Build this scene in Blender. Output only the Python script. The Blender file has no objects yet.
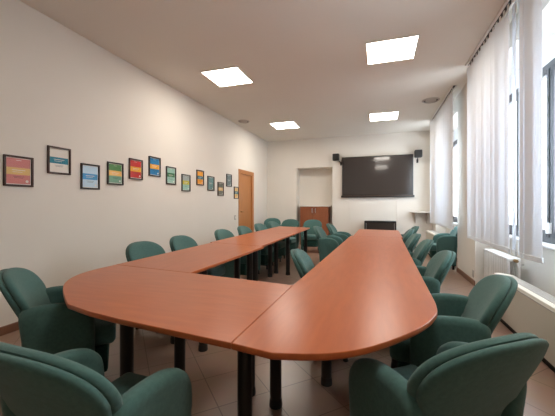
import bpy, bmesh, math, random
from mathutils import Vector, Matrix
random.seed(7)
C = bpy.context.scene.collection
PI = math.pi

# ------------------------------------------------------------------ materials
def mat(name, color, rough=0.5, metal=0.0, spec=0.5, coat=0.0, sheen=0.0):
    m = bpy.data.materials.new(name); m.use_nodes = True
    b = m.node_tree.nodes['Principled BSDF']
    b.inputs['Base Color'].default_value = (*color, 1)
    b.inputs['Roughness'].default_value = rough
    b.inputs['Metallic'].default_value = metal
    b.inputs['Specular IOR Level'].default_value = spec
    b.inputs['Coat Weight'].default_value = coat
    b.inputs['Sheen Weight'].default_value = sheen
    return m

def noisy(m, c1, c2, scale=(1, 1, 1), nscale=5.0, detail=4.0, bump=0.0, bscale=None, rough=None):
    """procedural two-tone noise colour (object space) plus an optional fine bump"""
    nt = m.node_tree; N = nt.nodes; L = nt.links
    b = N['Principled BSDF']
    tc = N.new('ShaderNodeTexCoord'); mp = N.new('ShaderNodeMapping'); mp.inputs['Scale'].default_value = scale
    L.new(tc.outputs['Object'], mp.inputs['Vector'])
    no = N.new('ShaderNodeTexNoise'); no.inputs['Scale'].default_value = nscale; no.inputs['Detail'].default_value = detail
    L.new(mp.outputs['Vector'], no.inputs['Vector'])
    cr = N.new('ShaderNodeValToRGB')
    cr.color_ramp.elements[0].position = 0.3; cr.color_ramp.elements[0].color = (*c1, 1)
    cr.color_ramp.elements[1].position = 0.7; cr.color_ramp.elements[1].color = (*c2, 1)
    L.new(no.outputs['Fac'], cr.inputs['Fac']); L.new(cr.outputs['Color'], b.inputs['Base Color'])
    if bump:
        n2 = N.new('ShaderNodeTexNoise'); n2.inputs['Scale'].default_value = bscale or nscale * 4
        L.new(tc.outputs['Object'], n2.inputs['Vector'])
        bp = N.new('ShaderNodeBump'); bp.inputs['Strength'].default_value = bump; bp.inputs['Distance'].default_value = 0.004
        L.new(n2.outputs['Fac'], bp.inputs['Height']); L.new(bp.outputs['Normal'], b.inputs['Normal'])
    return m

M = {}
M['wall'] = noisy(mat('wall_paint', (.72, .68, .59), .85, spec=.2), (.715, .672, .605), (.74, .697, .63), nscale=1.2, bump=.06, bscale=120)
M['ceiling'] = noisy(mat('ceiling_paint', (.66, .58, .52), .9, spec=.1), (.715, .672, .60), (.735, .69, .615), nscale=.8)
M['wood'] = noisy(mat('cherry_laminate', (.5, .18, .08), .285, spec=.36), (.38, .090, .024), (.45, .115, .032), scale=(9, 1.2, 9), nscale=3, detail=6)
M['door_wood'] = noisy(mat('door_veneer', (.5, .2, .07), .4), (.43, .175, .058), (.50, .215, .075), scale=(8, 8, .7), nscale=4, detail=6)
M['cabinet_wood'] = noisy(mat('cabinet_veneer', (.3, .1, .04), .4), (.24, .075, .03), (.30, .10, .042), scale=(8, 8, .7), nscale=4, detail=6)
M['fabric'] = noisy(mat('teal_fabric', (.03, .1, .085), .9, spec=.15, sheen=.15), (.056, .124, .113), (.070, .150, .137), nscale=60, detail=3, bump=.25, bscale=700)
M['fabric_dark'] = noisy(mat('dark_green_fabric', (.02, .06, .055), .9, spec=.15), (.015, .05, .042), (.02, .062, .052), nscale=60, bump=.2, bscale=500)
M['black'] = mat('black_plastic', (.012, .011, .011), .45)
M['black_metal'] = mat('black_painted_steel', (.014, .012, .011), .35)
M['rubber'] = mat('black_rubber', (.01, .01, .01), .6)
M['screen'] = mat('screen_glass', (.045, .037, .033), .09, spec=.7)
M['dark_gloss'] = mat('dark_gloss_panel', (.03, .022, .018), .3)
M['bezel'] = mat('screen_bezel', (.018, .014, .012), .4)
M['bronze'] = mat('brushed_bronze_strip', (.15, .10, .075), .35, metal=.7)
M['steel'] = mat('satin_steel', (.55, .54, .52), .3, metal=1)
M['brass'] = mat('old_brass', (.35, .22, .1), .35, metal=.9)
M['white'] = mat('white_paint', (.80, .78, .74), .45)
M['cream'] = mat('cream_enamel', (.56, .52, .44), .5)
M['grey_grille'] = mat('grey_grille', (.33, .31, .28), .6)
M['greyplate'] = mat('grey_plate', (.42, .39, .35), .5)
M['window_frame'] = mat('dark_window_frame', (.075, .078, .085), .5)
M['shutter'] = mat('pale_shutter_box', (.75, .76, .78), .6)
M['base'] = noisy(mat('baseboard_tile', (.22, .11, .07), .35), (.18, .085, .05), (.235, .115, .07), nscale=4)
M['sill'] = mat('pale_marble_sill', (.74, .72, .70), .3)
M['shelf'] = mat('grey_shelf', (.50, .44, .39), .5)
M['vent'] = mat('vent_metal', (.46, .41, .36), .5)
M['dark'] = mat('dark_part_and_gap_shade', (.02, .018, .016), .8)
M['frame_black'] = mat('black_picture_frame', (.018, .014, .013), .4)
M['frame_brown'] = mat('dark_brown_picture_frame', (.045, .018, .012), .4)

def blind_mat():
    m = bpy.data.materials.new('blind_fabric'); m.use_nodes = True
    nt = m.node_tree; N = nt.nodes; L = nt.links
    b = N['Principled BSDF']; b.inputs['Base Color'].default_value = (.83, .84, .85, 1); b.inputs['Roughness'].default_value = .8
    b.inputs['Specular IOR Level'].default_value = .2
    t = N.new('ShaderNodeBsdfTranslucent'); t.inputs['Color'].default_value = (.80, .86, .93, 1)
    mx = N.new('ShaderNodeMixShader'); mx.inputs['Fac'].default_value = .27
    L.new(b.outputs[0], mx.inputs[1]); L.new(t.outputs[0], mx.inputs[2])
    L.new(mx.outputs[0], N['Material Output'].inputs['Surface'])
    return m
M['blind'] = blind_mat()

def glass_mat(name, ior=1.35):
    m = bpy.data.materials.new(name); m.use_nodes = True
    nt = m.node_tree; N = nt.nodes; L = nt.links
    for n in list(N):
        if n.type == 'BSDF_PRINCIPLED': N.remove(n)
    t = N.new('ShaderNodeBsdfTransparent'); g = N.new('ShaderNodeBsdfGlossy'); g.inputs['Roughness'].default_value = .03
    fr = N.new('ShaderNodeFresnel'); fr.inputs['IOR'].default_value = ior
    mx = N.new('ShaderNodeMixShader')
    ge = N.new('ShaderNodeNewGeometry'); ma = N.new('ShaderNodeMath'); ma.operation = 'SUBTRACT'; ma.use_clamp = True
    L.new(fr.outputs[0], ma.inputs[0]); L.new(ge.outputs['Backfacing'], ma.inputs[1]); L.new(ma.outputs[0], mx.inputs['Fac']); L.new(t.outputs[0], mx.inputs[1]); L.new(g.outputs[0], mx.inputs[2])
    L.new(mx.outputs[0], N['Material Output'].inputs['Surface'])
    return m
M['glass'] = glass_mat('window_glass')
M['picture_glass'] = glass_mat('picture_glass', 1.25)

def emit_mat(name, col, s):
    m = bpy.data.materials.new(name); m.use_nodes = True
    nt = m.node_tree; N = nt.nodes
    b = N['Principled BSDF']; b.inputs['Base Color'].default_value = (.8, .8, .8, 1)
    b.inputs['Emission Color'].default_value = (*col, 1); b.inputs['Emission Strength'].default_value = s
    return m
LAMP = 18.0
M['lamp'] = emit_mat('lit_diffuser', (1.0, .92, .82), LAMP)

def floor_mat():
    m = mat('floor_tiles', (.3, .15, .1), .28)
    nt = m.node_tree; N = nt.nodes; L = nt.links; b = N['Principled BSDF']
    tc = N.new('ShaderNodeTexCoord'); mp = N.new('ShaderNodeMapping')
    mp.inputs['Rotation'].default_value = (0, 0, PI / 4); mp.inputs['Location'].default_value = (.12, .16, 0)
    L.new(tc.outputs['Object'], mp.inputs['Vector'])
    br = N.new('ShaderNodeTexBrick'); br.offset = 0; br.squash = 1
    br.inputs['Scale'].default_value = 1; br.inputs['Brick Width'].default_value = .345; br.inputs['Row Height'].default_value = .345
    br.inputs['Mortar Size'].default_value = .0035; br.inputs['Mortar Smooth'].default_value = .2
    br.inputs['Color1'].default_value = (.31, .20, .145, 1); br.inputs['Color2'].default_value = (.335, .217, .158, 1)
    br.inputs['Mortar'].default_value = (.16, .095, .065, 1)
    L.new(mp.outputs['Vector'], br.inputs['Vector'])
    no = N.new('ShaderNodeTexNoise'); no.inputs['Scale'].default_value = 7; no.inputs['Detail'].default_value = 5
    L.new(tc.outputs['Object'], no.inputs['Vector'])
    mx = N.new('ShaderNodeMix'); mx.data_type = 'RGBA'; mx.blend_type = 'MULTIPLY'; mx.inputs['Factor'].default_value = .25
    L.new(br.outputs['Color'], mx.inputs[6]); L.new(no.outputs['Color'], mx.inputs[7])
    L.new(mx.outputs[2], b.inputs['Base Color'])
    return m
M['floor'] = floor_mat()

# ------------------------------------------------------------------ helpers
def bx(bm, lo, hi, bev=0.0, seg=2, mi=0):
    """box from corner to corner, edges bevelled"""
    r = bmesh.ops.create_cube(bm, size=1)
    vs = r['verts']
    s = [hi[i] - lo[i] for i in range(3)]; c = [(hi[i] + lo[i]) / 2 for i in range(3)]
    for v in vs: v.co = Vector((v.co.x * s[0] + c[0], v.co.y * s[1] + c[1], v.co.z * s[2] + c[2]))
    fs = set(f for v in vs for f in v.link_faces)
    for f in fs: f.material_index = mi
    if bev:
        es = list(set(e for v in vs for e in v.link_edges))
        bmesh.ops.bevel(bm, geom=es, offset=bev, segments=seg, profile=.5, affect='EDGES')

def loft(bm, rings, cap0=True, cap1=True, mi=0, fan=False):
    """rings: lists of equal length of points, joined in order"""
    R = [[bm.verts.new(p) for p in r] for r in rings]
    n = len(R[0])
    for a, b in zip(R, R[1:]):
        for i in range(n):
            f = bm.faces.new((a[i], a[(i + 1) % n], b[(i + 1) % n], b[i])); f.material_index = mi
    for flag, r in ((cap0, R[0]), (cap1, R[-1])):
        if flag:
            if fan:
                c = bm.verts.new(sum((v.co for v in r), Vector()) / n)
                for i in range(n): bm.faces.new((r[i], r[(i + 1) % n], c)).material_index = mi
            else:
                bm.faces.new(r).material_index = mi

def lathe(bm, prof, x=0, y=0, n=20, axis='Z', mi=0):
    """prof: (radius, height) pairs"""
    rings = []
    for r, h in prof:
        ring = []
        for k in range(n):
            a = 2 * PI * k / n
            p = (r * math.cos(a), r * math.sin(a), h)
            if axis == 'Y': p = (p[0], p[2], p[1])
            if axis == 'X': p = (p[2], p[0], p[1])
            ring.append((p[0] + x, p[1] + y, p[2]))
        rings.append(ring)
    loft(bm, rings, mi=mi)

def tube(bm, pts, r, n=8, mi=0):
    pts = [Vector(p) for p in pts]; rings = []
    for i, p in enumerate(pts):
        d = (pts[min(i + 1, len(pts) - 1)] - pts[max(i - 1, 0)]).normalized()
        u = d.orthogonal().normalized() if abs(d.z) > .9 else d.cross(Vector((0, 0, 1))).normalized()
        w = d.cross(u)
        rings.append([p + r * (math.cos(2 * PI * k / n) * u + math.sin(2 * PI * k / n) * w) for k in range(n)])
    loft(bm, rings, mi=mi)

def obj(name, bm, m, parent=None, smooth=True, label=None, angle=40):
    bmesh.ops.remove_doubles(bm, verts=bm.verts, dist=1e-6)
    bmesh.ops.recalc_face_normals(bm, faces=bm.faces)
    me = bpy.data.meshes.new(name); bm.to_mesh(me); bm.free()
    for x in (m if isinstance(m, (list, tuple)) else [m]): me.materials.append(x)
    o = bpy.data.objects.new(name, me); C.objects.link(o)
    if smooth:
        me.polygons.foreach_set('use_smooth', [True] * len(me.polygons))
        me.set_sharp_from_angle(angle=math.radians(angle))
    if parent: o.parent = parent
    if label: o['label'] = label
    return o

def thing(name, label, cat, loc=(0, 0, 0), rz=0, group=None):
    o = bpy.data.objects.new(name, None); C.objects.link(o)
    o.empty_display_size = .1
    o.location = loc; o.rotation_euler = (0, 0, rz); o['label'] = label; o['category'] = cat
    if group: o['group'] = group
    return o
def tag(o, label, cat, group=None):
    o['label'] = label; o['category'] = cat
    if group: o['group'] = group
    return o
def struct(name, bm, m, parent=None, smooth=False, label=None):
    o = obj(name, bm, m, parent, smooth)
    if not parent: o['kind'] = 'structure'
    if label: o['label'] = label
    return o
def dup(root, loc, rz, label, group=None):
    r = root.copy(); C.objects.link(r); r.location = loc; r.rotation_euler = (0, 0, rz); r['label'] = label
    if group: r['group'] = group
    for ch in list(root.children):
        c = ch.copy(); C.objects.link(c); c.parent = r
        for g in list(ch.children):
            d = g.copy(); C.objects.link(d); d.parent = c
    return r
B = bmesh.new

# ------------------------------------------------------------------ room shell
XL, XR, YB, YF, H = -3.39, 1.40, 9.30, -1.60, 3.27
XO = 1.86                       # outer face of the window wall
XN = 1.64                       # parapet face inside the window recesses
W1 = (2.40, 5.38); W2 = (6.48, 8.75)       # the two window recesses along Y
ZN = 2.98                       # their top
SILL = .84; WTOP = 2.72

bm = B(); bx(bm, (XL - .2, YF - .2, -.15), (XO, YB + .6, 0)); struct('floor', bm, M['floor'])
bm = B(); bx(bm, (XL - .2, YF - .2, H), (XO, YB + .6, H + .15)); struct('ceiling', bm, M['ceiling'])
D0, D1, DZ = 7.22, 8.10, 2.10   # door opening in the left wall
bm = B()
bx(bm, (XL - .2, YF - .2, 0), (XL, D0, H)); bx(bm, (XL - .2, D1, 0), (XL, YB + .6, H)); bx(bm, (XL - .2, D0, DZ), (XL, D1, H))
bx(bm, (XL - .2, D0, 0), (XL - .12, D1, DZ))
struct('wall_left', bm, M['wall'])
NX0, NX1, NZ, ND = -2.42, -1.31, 2.38, .42
bm = B()
bx(bm, (XL, YB, 0), (NX0, YB + .6, H)); bx(bm, (NX1, YB, 0), (XR, YB + .6, H)); bx(bm, (NX0, YB, NZ), (NX1, YB + .6, H))
bx(bm, (NX0, YB + ND, 0), (NX1, YB + .6, NZ))
struct('wall_back', bm, M['wall'])
bm = B(); bx(bm, (XL, YF - .2, 0), (XO, YF, H)); struct('wall_front', bm, M['wall'])
bm = B()
bx(bm, (XR, YF, 0), (XO, W1[0], H)); bx(bm, (XR, W1[1], 0), (XO, W2[0], H)); bx(bm, (XR, W2[1], 0), (XO, YB + .6, H))
for w in (W1, W2):
    bx(bm, (XR, w[0], ZN), (XO, w[1], H)); bx(bm, (XN, w[0], 0), (XO, w[1], SILL - .03))
struct('wall_right', bm, M['wall'])

def baseboard(name, boxes):
    bm = B()
    for lo, hi in boxes: bx(bm, lo, hi, .003, 1)
    struct(name, bm, M['base'])
T = .012
baseboard('baseboard_left', [((XL, YF, 0), (XL + T, D0 - .08, .085)), ((XL, D1 + .08, 0), (XL + T, YB - T, .085))])
baseboard('baseboard_back', [((XL + T, YB - T, 0), (NX0, YB, .085)), ((NX1, YB - T, 0), (XR - T, YB, .085))])
baseboard('baseboard_right', [((XR - T, YF, 0), (XR, W1[0], .085)), ((XR - T, W1[1], 0), (XR, W2[0], .085)), ((XR - T, W2[1], 0), (XR, YB - T, .085)),
                              ((XN - T, W1[0], 0), (XN, W1[1], .085)), ((XN - T, W2[0], 0), (XN, W2[1], .085))])

# door in the left wall
d = bpy.data.objects.new('door_1', None); C.objects.link(d); d.location = (XL, D0, 0); d['kind'] = 'structure'
bm = B(); bx(bm, (-.075, .045, .005), (-.03, D1 - D0 - .045, DZ - .045), .003, 1); obj('door_leaf', bm, M['door_wood'], d)
bm = B()
for lo, hi in (((-.12, 0, 0), (.012, .045, DZ)), ((-.12, D1 - D0 - .045, 0), (.012, D1 - D0, DZ)), ((-.12, .045, DZ - .045), (.012, D1 - D0 - .045, DZ)),
               ((.001, -.06, 0), (.016, .012, DZ + .06)), ((.001, D1 - D0 - .012, 0), (.016, D1 - D0 + .06, DZ + .06)), ((.001, .012, DZ - .012), (.016, D1 - D0 - .012, DZ + .06))):
    bx(bm, lo, hi, .003, 1)
obj('door_frame', bm, M['door_wood'], d)
bm = B(); bx(bm, (-.03, .085, .93), (-.024, .125, 1.13), .002, 1)
tube(bm, [(-.024, .105, 1.06), (.03, .105, 1.06), (.034, .125, 1.06), (.034, .22, 1.055)], .009)
obj('door_handle', bm, M['brass'], d)

# windows in the recesses (dark frames, glass, pale shutter box above)
def window(n, w, handle_y, mull):
    hw = dict((m[0] - w[0], m[1]) for m in mull)
    r = bpy.data.objects.new('window_%d' % n, None); C.objects.link(r); r.location = (1.72, w[0], 0); r['kind'] = 'structure'
    L = w[1] - w[0]
    bm = B(); f = .06
    bx(bm, (-.03, 0, SILL), (.04, L, SILL + f)); bx(bm, (-.03, 0, WTOP - f), (.04, L, WTOP))
    for y in (0, L - f): bx(bm, (-.03, y, SILL + f), (.04, y + f, WTOP - f))
    e = [0] + [m[0] - w[0] for m in mull] + [L]; k = len(e) - 1
    for y in e[1:-1]:
        bx(bm, (-.025, y - hw[y], SILL + f), (.03, y + hw[y], WTOP - f))
    obj('window_frame', bm, M['window_frame'], r, smooth=False)
    for i in range(k):
        a, b = e[i] + hw.get(e[i], .06), e[i + 1] - hw.get(e[i + 1], .06)
        bm = B()
        for lo, hi in (((-.035, a, SILL + f), (.02, a + .042, WTOP - f)), ((-.035, b - .042, SILL + f), (.02, b, WTOP - f)),
                       ((-.035, a + .05, SILL + f), (.02, b - .05, SILL + f + .07)), ((-.035, a + .05, WTOP - f - .05), (.02, b - .05, WTOP - f))):
            bx(bm, lo, hi)
        s = obj('window_sash', bm, M['window_frame'], r, smooth=False)
        bm = B(); bx(bm, (-.006, a + .05, SILL + f + .07), (.0, b - .05, WTOP - f - .05)); obj('window_pane', bm, M['glass'], s, smooth=False)
    bm = B(); bx(bm, (-.02, 0, WTOP), (.14, L, ZN)); obj('shutter_box', bm, M['shutter'], r, smooth=False)
    bm = B(); bx(bm, (-.15, .0, SILL - .03), (.14, L, SILL), .006); obj('window_sill', bm, M['sill'], r)
    bm = B(); y = handle_y - w[0]
    bx(bm, (-.07, y - .018, SILL + .1), (-.025, y + .018, SILL + .21), .004); bx(bm, (-.10, y - .012, SILL + .14), (-.07, y + .012, SILL + .26), .006)
    obj('window_handle', bm, M['white'], r)
window(1, W1, 3.89, ((3.20, .03), (3.89, .03), (4.58, .09))); window(2, W2, 7.66, ((7.66, .035),))

# ------------------------------------------------------------------ ceiling lights, vents
def make_light(label, x, y):
    t = thing('ceiling_light', label, 'light', (x, y, H), 0, None)
    bm = B(); s = .315
    for lo, hi in (((-s, -s, -.012), (s, -s + .02, 0)), ((-s, s - .02, -.012), (s, s, 0)), ((-s, -s + .02, -.012), (-s + .02, s - .02, 0)), ((s - .02, -s + .02, -.012), (s, s - .02, 0))):
        bx(bm, lo, hi)
    obj('light_frame', bm, M['white'], t, smooth=False)
    bm = B(); bx(bm, (-s + .02, -s + .02, -.008), (s - .02, s - .02, -.001)); obj('diffuser', bm, M['lamp'], t, smooth=False, label='glowing white diffuser')
    return t
l0 = make_light('square lit ceiling panel nearest the framed pictures, large and left', -2.27, 4.41)
dup(l0, (.16, 4.32, H), 0, 'square lit ceiling panel at top right, the largest one in view')
dup(l0, (-2.26, 7.52, H), 0, 'small far lit ceiling panel on the door side of the room')
dup(l0, (.12, 7.47, H), 0, 'small far lit ceiling panel in front of the wall screen')
dup(l0, (.16, 1.16, H), 0, 'lit ceiling panel above the near end of the table, out of frame')

def vent(label, x, y, r):
    t = thing('ceiling_vent', label, 'vent', (x, y, H))
    bm = B(); lathe(bm, [(r, 0), (r, -.008), (r * .86, -.022), (r * .80, -.018), (r * .80, 0)], n=28); obj('outer_ring', bm, M['vent'], t)
    bm = B(); lathe(bm, [(r * .79, -.001), (r * .79, -.004), (.001, -.004)], n=28); obj('duct', bm, M['dark'], t)
    for q in (.62, .36):
        bm = B(); lathe(bm, [(r * q, -.006), (r * q, -.012), (r * (q - .16), -.032), (r * (q - .18), -.028)], n=28); obj('cone', bm, M['vent'], t)
    return t
vent('round ceiling air vent above the left picture wall', -3.10, 6.85, .14)
vent('round ceiling air vent beside the far window blind', .97, 6.60, .16)

# ------------------------------------------------------------------ tables
def offset_poly(P, d):
    n = len(P); out = []
    A = sum(P[i][0] * P[(i + 1) % n][1] - P[(i + 1) % n][0] * P[i][1] for i in range(n))
    sg = 1 if A > 0 else -1
    for i in range(n):
        p0, p1, p2 = Vector(P[i - 1]), Vector(P[i]), Vector(P[(i + 1) % n])
        e1, e2 = (p1 - p0).normalized(), (p2 - p1).normalized()
        n1, n2 = Vector((-e1.y, e1.x)) * sg, Vector((-e2.y, e2.x)) * sg
        b = (n1 + n2); b = b / max(.25, b.dot(b)) * 2 if b.length > 1e-6 else n1
        out.append(p1 + b * d)
    return out
def catmull(P, k=6):
    out = []
    for i in range(len(P) - 1):
        p0, p1, p2, p3 = [Vector(P[min(max(j, 0), len(P) - 1)]) for j in (i - 1, i, i + 1, i + 2)]
        for s in range(k):
            t = s / k
            out.append(tuple(.5 * ((2 * p1) + (p2 - p0) * t + (2 * p0 - 5 * p1 + 4 * p2 - p3) * t * t + (3 * p1 - p0 - 3 * p2 + p3) * t ** 3)))
    out.append(tuple(P[-1])); return out
ZT, TH = .74, .028
def table(label, outline, legs, turn=0):
    cx = sum(p[0] for p in outline) / len(outline); cy = sum(p[1] for p in outline) / len(outline)
    t = thing('conference_table', label, 'table', (cx, cy, 0), turn)
    ca, sa = math.cos(-turn), math.sin(-turn)
    loc = lambda p: ((p[0] - cx) * ca - (p[1] - cy) * sa, (p[0] - cx) * sa + (p[1] - cy) * ca)
    P = [loc(p) for p in outline]
    bm = B(); rings = []
    for ins, z in ((.010, ZT - TH), (.003, ZT - TH + .004), (.0, ZT - TH + .010), (.0, ZT - .006), (.0012, ZT - .002), (.0032, ZT)):
        rings.append([(q[0], q[1], z) for q in offset_poly(P, ins)])
    loft(bm, rings); obj('tabletop', bm, M['wood'], t, angle=24)
    for lx, ly in legs:
        x, y = loc((lx, ly))
        bm = B(); lathe(bm, [(.036, .02), (.036, ZT - TH - .012), (.044, ZT - TH - .010), (.044, ZT - TH)], x, y, 20); lg = obj('leg', bm, M['black_metal'], t)
        bm = B(); lathe(bm, [(.039, 0), (.040, .010), (.0372, .045), (.036, .05)], x, y, 20); obj('foot', bm, M['rubber'], lg)
    return t
g = .0008
curve = catmull([(-2.080, 2.020), (-2.075, 1.80), (-2.02, 1.61), (-1.91, 1.455), (-1.77, 1.335), (-1.62, 1.23), (-1.48, 1.14)], 5)
table('cherry wood conference table across the near end, rounded at its left corner', [(-.503, 1.842), (-1.28, 1.94)] + curve + [(-1.28, 1.09), (-1.08, 1.06), (-.503, 1.0)],
      [(-1.34, 1.38), (-1.25, 1.74), (-.80, 1.86)], PI / 2)
curve = catmull([(-.34, .975), (-.16, 1.03), (-.01, 1.14), (.16, 1.36), (.25, 1.55), (.275, 1.70), (.28, 1.86)], 5)
table('long cherry wood table of the right row with the big rounded near end', [(-.503 + g, 1.841), (-.503 + g, 1.0)] + curve + [(.335, 5.05), (-.425, 5.05)],
      [(-.61, 1.36), (-.60, 1.80), (-.34, 2.13), (.13, 2.48), (-.33, 3.45), (.15, 3.44), (-.3, 4.9), (.15, 5.004)], 0)
table('cherry wood table of the left row, nearest of its three', [(-1.305, 1.944), (-2.08, 2.022), (-2.09, 3.62), (-1.30, 3.45)], [(-1.42, 2.3), (-1.74, 2.35), (-1.44, 3.35)])
table('cherry wood table in the middle of the left row, slightly stepped back at its joint', [(-1.345, 3.463), (-2.13, 3.63), (-2.17, 5.15), (-1.38, 5.12)], [(-1.48, 3.62), (-1.80, 3.75), (-1.77, 5.0)])
table('cherry wood table at the far end of the left row', [(-1.37, 5.122), (-2.16, 5.152), (-2.20, 6.86), (-1.42, 6.62)], [(-1.52, 5.24), (-1.76, 5.3), (-1.50, 6.55)])
table('cherry wood table at the far end of the right row, below the screen', [(-.385, 5.056), (.355, 5.056), (.38, 6.45), (-.37, 6.55)], [(-.26, 5.18), (.18, 5.10), (-.26, 6.4), (-.02, 6.35)])

# ------------------------------------------------------------------ chairs
def back_outline(n=30, zb=.27, grow=0.0):
    """half-and-half outline in x,z: broad rounded top, narrow foot between the arms"""
    W, zc, top = .254 + grow, .675, .84 + grow
    pts = []
    for i in range(n + 1):                                  # top arch from right to left
        a = PI * i / n; c, s = math.cos(a), math.sin(a)
        pts.append((math.copysign(abs(c) ** (2 / 2.45), c) * W, zc + abs(s) ** (2 / 2.45) * (top - zc)))
    left = [(-W, zc), (-.237 - grow, .615), (-.202 - grow, .54), (-.184 - grow, .47), (-.180 - grow, .38), (-.176 - grow, .31)]
    lf = catmull(left, 4)[1:]
    bot = [(-.165 - grow, zb + .01), (-.14, zb - grow), (.14, zb - grow), (.165 + grow, zb + .01)]
    pts += lf + bot + [(-x, z) for x, z in reversed(lf)]
    return pts
def bend(x, y, z):
    """recline and dish the back"""
    k = max(0, z - .44)
    return (x, y - .165 - (z - .36) * .10 - .37 * k * min(1, k / .12) + .70 * x * x * min(1, max(0, (z - .3) / .3)), z)
def pillow(bm, out, c, prof):
    """prof: (scale towards c, y) from back centre over the rim to the front centre"""
    rings = []
    for s, y in prof:
        rings.append([bend(c[0] + (p[0] - c[0]) * s, y, c[1] + (p[1] - c[1]) * s) for p in out])
    loft(bm, rings, fan=True)
def arm_bm(sx):
    """side panel: straight top, rounded front corner, narrowing to the foot; x from .205 to .285"""
    O = catmull([(-.205, .075), (-.215, .25), (-.225, .45), (-.238, .585), (-.222, .632), (-.17, .650), (-.08, .652), (.0, .642), (.065, .618), (.108, .578), (.126, .52), (.128, .40), (.124, .22), (.118, .075)], 4)
    c = Vector((-.03, .38))
    rings = []
    for ins, x in ((.20, .206), (.035, .206), (.012, .209), (.0, .222), (-.004, .243), (.0, .264), (.012, .278), (.035, .283), (.20, .287)):
        ring = []
        for p in O:
            d = Vector(p) - c; l = d.length
            q = c + d * (max(.1, l - ins) / l)
            q.y = max(q.y, .075) if ins < .1 else q.y
            xx = x + .010 * max(0, (q.y - .3) / .35)          # leans out a little
            ring.append((sx * (xx - .022), q.x, q.y))
        rings.append(ring)
    bm = B(); loft(bm, rings, fan=True); return bm
def make_chair(label):
    t = thing('armchair', label, 'chair', (0, 0, 0), 0, 'teal armchairs around the tables')
    F = M['fabric']
    bm = B(); o = back_outline()
    pillow(bm, o, (0, .58), [(.3, -.036), (.7, -.036), (.90, -.034), (.965, -.030), (.985, -.022), (.985, -.010), (.970, -.003), (.7, -.003), (.3, -.003)])
    bk = obj('backrest', bm, F, t, angle=60)
    bm = B(); o = back_outline(zb=.38)
    pillow(bm, o, (0, .60), [(.3, -.002), (.7, -.002), (.955, -.002), (.985, .002), (1.0, .012), (1.0, .022), (.988, .033), (.94, .042), (.85, .048), (.6, .053), (.3, .055)])
    obj('back_cushion', bm, F, bk, angle=60)
    for s in (-1, 1): obj('armrest', arm_bm(s), F, t, angle=60)
    bm = B(); bx(bm, (-.19, -.17, .335), (.19, .245, .455), .035, 4)
    for v in bm.verts:
        if v.co.z > .44: v.co.z += .018 * (1 - (v.co.x / .195) ** 2) * (1 - ((v.co.y - .04) / .22) ** 2)
    obj('seat_cushion', bm, F, t, angle=60)
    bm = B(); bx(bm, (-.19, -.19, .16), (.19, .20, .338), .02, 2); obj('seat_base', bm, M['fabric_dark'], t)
    for sx in (-1, 1):
        for y in (-.16, .09):
            bm = B(); lathe(bm, [(.022, 0), (.022, .008), (.016, .018), (.018, .10)], sx * .222, y, 12); obj('leg', bm, M['black'], t)
        bm = B(); bx(bm, (sx * .222 - .03, -.19, .066), (sx * .222 + .03, .112, .082), .004, 1); obj('base_rail', bm, M['black'], t)
    return t
chairs = [   # back-top x, y, facing x, y, label
    (-.965, .575, .03, 1.0, 'teal armchair in the near left foreground, its back turned to us'),
    (.375, 1.085, -.60, .80, 'teal armchair in the near right foreground, seen from behind at the rounded table end'),
    (-2.17, 1.28, .70, .71, 'teal armchair tucked at the rounded left table corner, near the left wall'),
    (-2.47, 2.72, 1, -.03, 'teal armchair on the picture wall side, first behind the left table row'),
    (-2.47, 3.40, 1, .02, 'teal armchair on the picture wall side, second along the left table row'),
    (-2.47, 4.52, 1, -.04, 'third teal armchair along the picture wall side, just left of the door'),
    (-2.48, 5.36, 1, .0, 'fourth teal armchair along the picture wall side, in front of the door'),
    (-2.48, 6.20, 1, -.05, 'fifth teal armchair along the picture wall side, just right of the door'),
    (-2.48, 7.08, 1, -.10, 'teal armchair sixth and last along the picture wall side, before the far corner'),
    (-3.08, 8.92, .35, -1, 'dark teal armchair in the far corner past the door'),
    (-2.32, 8.36, -.05, -1, 'teal armchair facing us at the far end, left of the cabinet'),
    (-1.69, 8.32, .05, -1, 'teal armchair facing us in front of the wooden cabinet'),
    (-.71, 2.66, 1, .12, 'teal armchair inside the table ring, closest to us on the inner edge'),
    (-1.12, 5.72, 1, -.06, 'teal armchair inside the table ring with a full arm panel in view, pulled out'),
    (-1.02, 6.62, 1, -.04, 'teal armchair inside the table ring farthest back, below the screen corner'),
    (.675, 2.0, -.985, .13, 'teal armchair on the window side, first beside the rounded table end'),
    (.59, 2.98, -1, .02, 'teal armchair on the window side, second along the right table row'),
    (.565, 3.90, -1, .03, 'teal armchair on the window side, third along the right table row'),
    (.53, 4.68, -1, .0, 'teal armchair on the window side, fourth along the right table row'),
    (.53, 5.50, -1, .05, 'teal armchair on the window side, fifth along the right table row'),
    (.70, 6.36, -1, .0, 'teal armchair on the window side, farthest along the right table row'),
    (1.56, 6.88, -1, .0, 'teal armchair standing back in the far window recess, off the table'),
]
c0 = None
for x, y, fx, fy, lab in chairs:
    l = math.hypot(fx, fy); fx /= l; fy /= l
    loc = (x + .352 * fx, y + .352 * fy, 0); rz = math.atan2(-fx, fy)
    if c0 is None:
        c0 = make_chair(lab); c0.location = loc; c0.rotation_euler = (0, 0, rz)
    else: dup(c0, loc, rz, lab)

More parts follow.
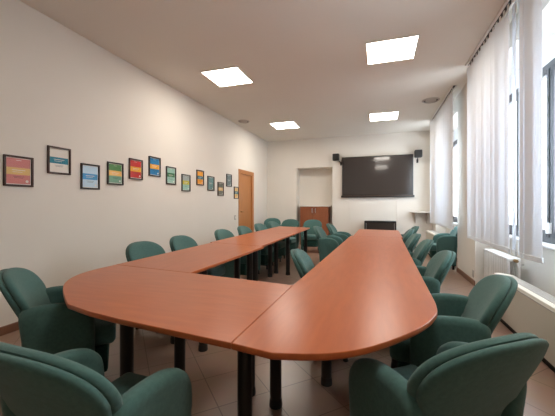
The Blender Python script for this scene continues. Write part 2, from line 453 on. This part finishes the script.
# ------------------------------------------------------------------ pictures on the left wall
def flat(name, col): 
    if name not in M: M[name] = mat(name, col, .6, spec=.3)
    return M[name]
def lin(r, g_, b_): return tuple(((v / 255) / 12.92 if v < 10 else (((v / 255) + .055) / 1.055) ** 2.4) for v in (r, g_, b_))
PAL = dict(paper=(225, 220, 210), pink=(205, 130, 125), straw=(220, 185, 120), teal=(50, 130, 150), blue=(70, 150, 200), paleblue=(190, 215, 230), green=(85, 135, 85), sand=(235, 185, 105),  # pink is lightened to stand for the reflection in its glass
           sage=(120, 165, 140), red=(190, 40, 40), gold=(225, 165, 50), azure=(30, 120, 170), grey=(165, 175, 175), deepgreen=(55, 115, 75), palegreen=(150, 190, 175), olive=(190, 180, 60),
           orange=(235, 160, 50), seablue=(60, 110, 125), slate=(105, 145, 145), mid=(120, 125, 115), steelgrey=(110, 125, 125), ink=(60, 70, 75))
pics = [   # y0, y1, z0, z1, bands from top (colour, share), margin, label
    (1.97, 2.235, 1.42, 1.72, [('pink', .36), ('straw', .28), ('pink', .36)], 'frame_brown', 'framed pink print with a straw-yellow band, leftmost on the wall'),
    (2.38, 2.64, 1.58, 1.88, [('paper', .36), ('teal', .28), ('paper', .36)], 'frame_brown', 'framed white print with a dark teal band, second from the left'),
    (2.77, 3.03, 1.43, 1.74, [('paleblue', .36), ('blue', .28), ('paleblue', .36)], 'frame_black', 'framed pale blue print with a bright blue band, hung low'),
    (3.15, 3.415, 1.51, 1.81, [('green', .34), ('sand', .28), ('sage', .38)], 'frame_black', 'framed green print with a sand-coloured band'),
    (3.52, 3.785, 1.61, 1.91, [('red', .36), ('gold', .28), ('red', .36)], 'frame_brown', 'framed red print with a golden band'),
    (3.92, 4.185, 1.69, 2.0, [('azure', .36), ('gold', .28), ('azure', .36)], 'frame_black', 'framed deep blue print with a golden band, next to the red one'),
    (4.33, 4.59, 1.59, 1.89, [('palegreen', .32), ('deepgreen', .28), ('palegreen', .4)], 'frame_black', 'framed pale green print with a dark green band'),
    (4.76, 5.025, 1.49, 1.80, [('grey', .34), ('olive', .28), ('palegreen', .38)], 'frame_black', 'framed grey print with an olive-yellow band'),
    (5.24, 5.50, 1.63, 1.93, [('orange', .36), ('seablue', .26), ('orange', .38)], 'frame_brown', 'framed orange print with a slate blue band'),
    (5.65, 5.92, 1.54, 1.845, [('slate', 1.0)], 'frame_black', 'framed plain slate green print'),
    (6.08, 6.345, 1.44, 1.75, [('mid', .36), ('straw', .28), ('mid', .36)], 'frame_brown', 'framed drab grey print with a straw band, below its neighbours'),
    (6.49, 6.755, 1.67, 1.97, [('steelgrey', 1.0)], 'frame_black', 'framed plain steel grey print, near the door and higher than its neighbours'),
    (6.89, 7.145, 1.39, 1.69, [('straw', .34), ('seablue', .28), ('straw', .38)], 'frame_black', 'framed straw-yellow print with a blue band, right next to the door'),
]
for y0, y1, z0, z1, bands, fm, lab in pics:
    w, h = y1 - y0, z1 - z0; f = .018
    t = thing('picture_frame', lab, 'picture', (XL, (y0 + y1) / 2, z0), 0, 'framed prints on the left wall')
    bm = B()
    for lo, hi in (((0, -w / 2, 0), (.022, w / 2, f)), ((0, -w / 2, h - f), (.022, w / 2, h)), ((0, -w / 2, f), (.022, -w / 2 + f, h - f)), ((0, w / 2 - f, f), (.022, w / 2, h - f))):
        bx(bm, lo, hi, .002, 1)
    obj('frame', bm, M[fm], t)
    mats = [flat('print_paper', lin(*PAL['paper']))] + [flat('print_' + b[0], lin(*PAL[b[0]])) for b in bands] + [flat('print_ink', lin(*PAL['ink']))]
    bm = B(); bx(bm, (.001, -w / 2 + f, f), (.006, w / 2 - f, h - f))
    yy, ztop, zz = w / 2 - f - .008, h - f - .008, h - f - .008; tot = zz - (f + .008)
    for i, (cname, share) in enumerate(bands):
        q = zz - tot * share
        v = [bm.verts.new(p) for p in ((.0068, -yy, q), (.0068, yy, q), (.0068, yy, zz), (.0068, -yy, zz))]
        bm.faces.new(v).material_index = i + 1; zz = q
    ink = len(mats) - 1
    for (ay, az, bw, bh) in ((0, ztop - .02, .05, .004), (0, ztop - tot * .47, .12, .006), (-.01, ztop - tot * .54, .09, .004), (0, ztop - tot * .72, .10, .003), (.0, ztop - tot * .77, .08, .003)):
        v = [bm.verts.new(p) for p in ((.0074, ay - bw / 2, az), (.0074, ay + bw / 2, az), (.0074, ay + bw / 2, az + bh), (.0074, ay - bw / 2, az + bh))]
        bm.faces.new(v).material_index = ink if bh < .004 else 0
    lathe_y = yy - .03
    v = [bm.verts.new((.0074, lathe_y + .014 * math.cos(a * PI / 5), f + .035 + .014 * math.sin(a * PI / 5))) for a in range(10)]
    bm.faces.new(v).material_index = 0
    obj('print', bm, mats, t, smooth=False)
    bm = B(); bx(bm, (.010, -w / 2 + f, f), (.0115, w / 2 - f, h - f)); obj('glass_pane', bm, M['picture_glass'], t, smooth=False)

def plate(name, label, cat, lo, hi, axis):
    t = thing(name, label, cat, ((lo[0] + hi[0]) / 2, (lo[1] + hi[1]) / 2, lo[2]))
    c = Vector(t.location)
    bm = B(); bx(bm, tuple(Vector(lo) - c), tuple(Vector(hi) - c), .003, 1); obj('cover_plate', bm, M['greyplate'], t)
    bm = B(); k = .004; h = hi[2] - lo[2]
    for s in (-1, 1):
        bx(bm, (-(hi[0] - lo[0]) / 2 - .003, s * .016 - .012, h * .25), ((hi[0] - lo[0]) / 2 + .003, s * .016 + .012, h * .75), .002, 1)
    obj('insert', bm, M['white'] if axis else M['greyplate'], t)
plate('light_switch', 'small light switch plate on the left wall just left of the door', 'switch', (XL, 6.93, .87), (XL + .01, 7.01, .98), 1)
plate('wall_socket', 'small socket plate low on the pier between the windows', 'socket', (XR - .01, 5.43, .12), (XR, 5.51, .23), 0)

# ------------------------------------------------------------------ far wall: screen, speakers, cabinet, console, shelf
t = thing('wall_screen', 'large black flat screen hung on the far wall', 'screen', (-.045, YB, 1.46))
hw, hh = .965, 1.18
bm = B(); bx(bm, (-hw, -.075, .0), (hw, -.02, hh), .006); obj('casing', bm, M['bezel'], t)
bm = B(); bx(bm, (-.5, -.021, .3), (.5, 0, .9)); obj('wall_mount', bm, M['black_metal'], t)
bm = B(); bx(bm, (-hw + .035, -.0785, .085), (hw - .035, -.074, hh - .035)); obj('display', bm, M['screen'], t, smooth=False)
bm = B(); bx(bm, (-hw - .03, -.085, -.005), (hw + .03, -.030, .055), .008); obj('lower_bar', bm, M['bezel'], t)
bm = B(); bx(bm, (-hw + .02, -.088, .038), (hw - .02, -.083, .050)); obj('trim_strip', bm, M['bronze'], t)

def speaker(label, x, z, arm):
    t = thing('wall_speaker', label, 'speaker', (x, YB, z))
    bm = B(); bx(bm, (-.095, -.30, -.10), (.095, -.12, .10), .025, 3); obj('cabinet', bm, M['black'], t)
    bm = B(); lathe(bm, [(.070, -.302), (.074, -.306), (.06, -.308), (.02, -.304)], 0, 0, 20, 'Y'); obj('grille', bm, M['dark'], t)
    bm = B(); tube(bm, [(0, -.13, 0), (arm * .5, -.08, -.06), (arm, -.012, -.16)], .012); bx(bm, (arm - .025, -.012, -.22), (arm + .025, 0, -.12), .003, 1); obj('bracket', bm, M['black_metal'], t)
speaker('small black speaker on the wall left of the screen', -1.17, 2.63, .12)
speaker('small black speaker on the wall right of the screen', 1.03, 2.62, .0)

t = thing('wood_cabinet', 'two-door dark cherry cabinet set in the far wall niche', 'cabinet', (-1.875, YB + .02, 0))
bm = B(); bx(bm, (-.44, .022, .0), (.44, .38, 1.19), .002, 1); obj('body', bm, M['cabinet_wood'], t)
bm = B(); bx(bm, (-.46, -.005, 1.19), (.50, .395, 1.215), .003, 1); obj('top_board', bm, M['white'], t, label='white top board')
for s in (-1, 1):
    bm = B(); x0, x1 = sorted((s * .003, s * .425)); bx(bm, (x0, .0, .07), (x1, .02, 1.175), .002, 1); dr = obj('door', bm, M['cabinet_wood'], t)
    bm = B(); tube(bm, [(s * .05, .0, 1.00), (s * .05, -.022, 1.01), (s * .05, -.022, 1.12), (s * .05, .0, 1.13)], .011); obj('handle', bm, M['steel'], dr)

t = thing('low_console', 'low black console against the far wall under the screen', 'console', (.05, YB - .014, 0))
for x in (-.42, .385):
    bm = B(); bx(bm, (x, -.30, .0), (x + .035, -.0, .79), .004, 1); obj('side_panel', bm, M['black'], t)
bm = B(); bx(bm, (-.385, -.30, .755), (.385, -.0, .79), .004, 1); obj('top', bm, M['black'], t)
bm = B(); bx(bm, (-.385, -.28, .06), (.385, -.02, .754)); obj('body', bm, M['black'], t)
bm = B(); bx(bm, (-.36, -.292, .10), (.36, -.28, .735), .004, 1); obj('front_panel', bm, M['dark_gloss'], t)
for x in (-.372, .372):
    bm = B(); bx(bm, (x - .006, -.290, .10), (x + .006, -.28, .735), .002, 1); obj('edge_strip', bm, M['steel'], t)

for x in (-.80, .51):
    bm = B(); bx(bm, (x - .012, YB - .012, .09), (x + .012, YB, 1.455), .002, 1)
    tag(obj('cable_duct', bm, M['wall']), 'thin wall-coloured cable duct below the %s part of the screen' % ('left' if x < 0 else 'right'), 'cable duct')

t = thing('wall_shelf', 'small grey shelf in the far right corner by the window', 'shelf', (1.10, YB, 1.03))
bm = B(); bx(bm, (-.24, -.40, .0), (.27, 0, .03), .003, 1); obj('board', bm, M['shelf'], t)
for x in (-.13, .16):
    bm = B(); rings = [[(x - .01, -.28, 0), (x - .01, 0, 0), (x - .01, 0, -.30), (x - .01, -.03, -.30)], [(x + .01, -.28, 0), (x + .01, 0, 0), (x + .01, 0, -.30), (x + .01, -.03, -.30)]]
    loft(bm, rings); obj('bracket', bm, M['shelf'], t, smooth=False)  # triangular plates added to stand for the shadow under the board

# ------------------------------------------------------------------ heating by the windows
def fan_coil(label, x, y0, y1, up=0.0):
    L = y1 - y0
    t = thing('fan_coil_unit', label, 'heater', (x, y0, 0))
    bm = B()
    prof = [(.0, .07), (.0, .46 + up), (.012, .485 + up), (.045, .492 + up), (.185, .475 + up), (.185, .07)]
    loft(bm, [[(p[0], y, p[1]) for p in prof] for y in (0, L)]); obj('casing', bm, M['cream'], t, smooth=False)
    bm = B(); bx(bm, (.03, .02, .0), (.185, L - .02, .071)); obj('plinth', bm, M['dark'], t)
    bm = B(); nz = 26
    for k in range(8):
        a = .055 + k * .0145
        z = .492 + up - (a - .045) * .121
        bx(bm, (a, .10, z - .004), (a + .009, L - .10, z + .004))
    obj('outlet_grille', bm, M['grey_grille'], t, smooth=False)
    bm = B(); bx(bm, (-.002, .04, .455 + up), (.001, L - .04, .462 + up)); obj('panel_seam', bm, M['grey_grille'], t, smooth=False)
fan_coil('long cream fan coil heater on the floor beside the near right chairs', 1.205, 2.3, 3.97)
fan_coil('pale low heater below the far window, behind the chairs', 1.165, 7.50, 8.72, .10)

t = thing('radiator', 'white column radiator under the near window blind', 'radiator', (1.47, 4.20, 0)); t.scale = (1, 1, .88)
n = 13
for k in range(n):
    y = k * .062; bm = B()
    bx(bm, (-.07, y - .024, .11), (-.035, y + .024, .70), .012, 2); bx(bm, (.035, y - .024, .11), (.07, y + .024, .70), .012, 2)
    bx(bm, (-.07, y - .027, .665), (.07, y + .027, .715), .012, 2); bx(bm, (-.07, y - .027, .10), (.07, y + .027, .15), .012, 2)
    obj('fin', bm, M['white'], t)
bm = B(); tube(bm, [(0, -.02, .69), (0, -.09, .69), (.02, -.10, .60), (.02, -.10, .0)], .011); tube(bm, [(0, n * .062 - .03, .125), (0, n * .062 + .02, .125), (0, n * .062 + .02, .0)], .011); obj('pipe', bm, M['white'], t)
bm = B(); lathe(bm, [(.02, -.105), (.022, -.10), (.022, -.06), (.015, -.055)], 0, 0, 14, 'Y')
for v in bm.verts: v.co.z += .69
obj('valve', bm, M['brass'], t)
bm = B()
for y in (.1, .62):
    bx(bm, (.07, y - .012, .60), (.14, y + .012, .63)); bx(bm, (-.03, y - .02, 0), (.03, y + .02, .10), .004, 1)
obj('bracket', bm, M['white'], t)

# ------------------------------------------------------------------ vertical blinds
def slat_mesh(zt, zb, w=.20):
    bm = B(); n = 6; rows = []
    for z in (zt, zt - .03, zb + .05, zb):
        row = []
        for s in (1, -1):
            cols = range(n + 1) if s == 1 else range(n, -1, -1)
            for i in cols:
                u = -1 + 2 * i / n
                row.append((.014 * (1 - u * u) + s * .0006, u * w / 2, z))
        rows.append(row)
    loft(bm, rows)
    bx(bm, (-.002, -w / 2, zb - .012), (.012, w / 2, zb + .03), .002, 1)
    return bm
def blind(label, x, ytop, slats, zb):
    t = thing('vertical_blind', label, 'blind', (x, 0, 0))
    y0, y1 = ytop
    bm = B(); bx(bm, (-.045, y0, H - .018), (-.018, y1, H), .002, 1); bx(bm, (.022, y0, H - .03), (.045, y1, H), .002, 1)
    obj('headrail', bm, M['white'], t)
    bm = B(); bx(bm, (-.018, y0, H - .006), (.022, y1, H)); obj('rail_gap_shade', bm, M['dark'], t, smooth=False, label='dark bar painted for the shade in the rail gap')  # dark bar stands for the shade between ceiling, rail and slat tops
    zt = H - .05
    proto = None
    for y, a in slats:
        if proto is None:
            proto = obj('slat', slat_mesh(zt, zb), M['blind'], t, angle=30); s = proto
        else:
            s = proto.copy(); C.objects.link(s)
        s.location = (0, y, 0); s.rotation_euler = (0, 0, math.radians(a))
        s.parent = t
    bm = B(); bx(bm, (-.004, -.018, zt - .005), (.004, .018, H - .005)); car = obj('carrier', bm, M['white'], t, smooth=False)
    cy = [y1 - .04 - .107 * i for i in range(int((y1 - y0 - .08) / .107) + 1)]
    for i, y in enumerate(cy):
        k = car if i == 0 else car.copy()
        if i: C.objects.link(k)
        k.location = (0, y, 0); k.parent = t
    bm = B(); ys = [s[0] for s in slats]
    for sx in (-1,):
        tube(bm, [(sx * .004, y, zb - .004 - .012 * (i % 2)) for i, y in enumerate(ys)], .0022, 6)
    obj('bead_chain', bm, M['white'], t)
    return t
s1 = [(5.0, 14), (4.84, 7), (4.68, 15), (4.52, 9), (4.36, 16), (4.20, 8), (4.04, 14), (3.88, 18), (3.72, -9), (3.55, -13), (3.39, -10), (3.28, 10), (3.16, 14)]
blind('long white vertical blind over the near window, partly open at its near edge', 1.25, (2.3, 5.12), s1, .77)
s2 = [(8.06, 30), (7.98, 24), (7.90, 28), (7.82, 20)] + [(7.66 - .19 * i, 3 + (i % 3)) for i in range(9)]
blind('white vertical blind closed over the far window', 1.23, (5.92, 8.2), s2, .82)

# ------------------------------------------------------------------ daylight and camera
w = bpy.data.worlds.new('World'); bpy.context.scene.world = w; w.use_nodes = True
bg = w.node_tree.nodes['Background']; bg.inputs['Color'].default_value = (.80, .90, 1.0, 1); bg.inputs['Strength'].default_value = 7

cam = bpy.data.cameras.new('camera'); co = bpy.data.objects.new('camera', cam); C.objects.link(co)
cam.sensor_width = 36; cam.lens = 308 / 555 * 36; cam.shift_y = -3 / 555
cam.clip_start = .02
co.location = (0, 0, 1.236); co.rotation_euler = (PI / 2, 0, math.radians(18.1))
sc = bpy.context.scene
sc.camera = co
sc.view_settings.view_transform = 'Standard'; sc.view_settings.look = 'None'
sc.view_settings.exposure = 0.7; sc.view_settings.gamma = 1; sc.view_settings.use_curve_mapping = False
sc.cycles.max_bounces = 10; sc.cycles.diffuse_bounces = 6; sc.cycles.transparent_max_bounces = 12
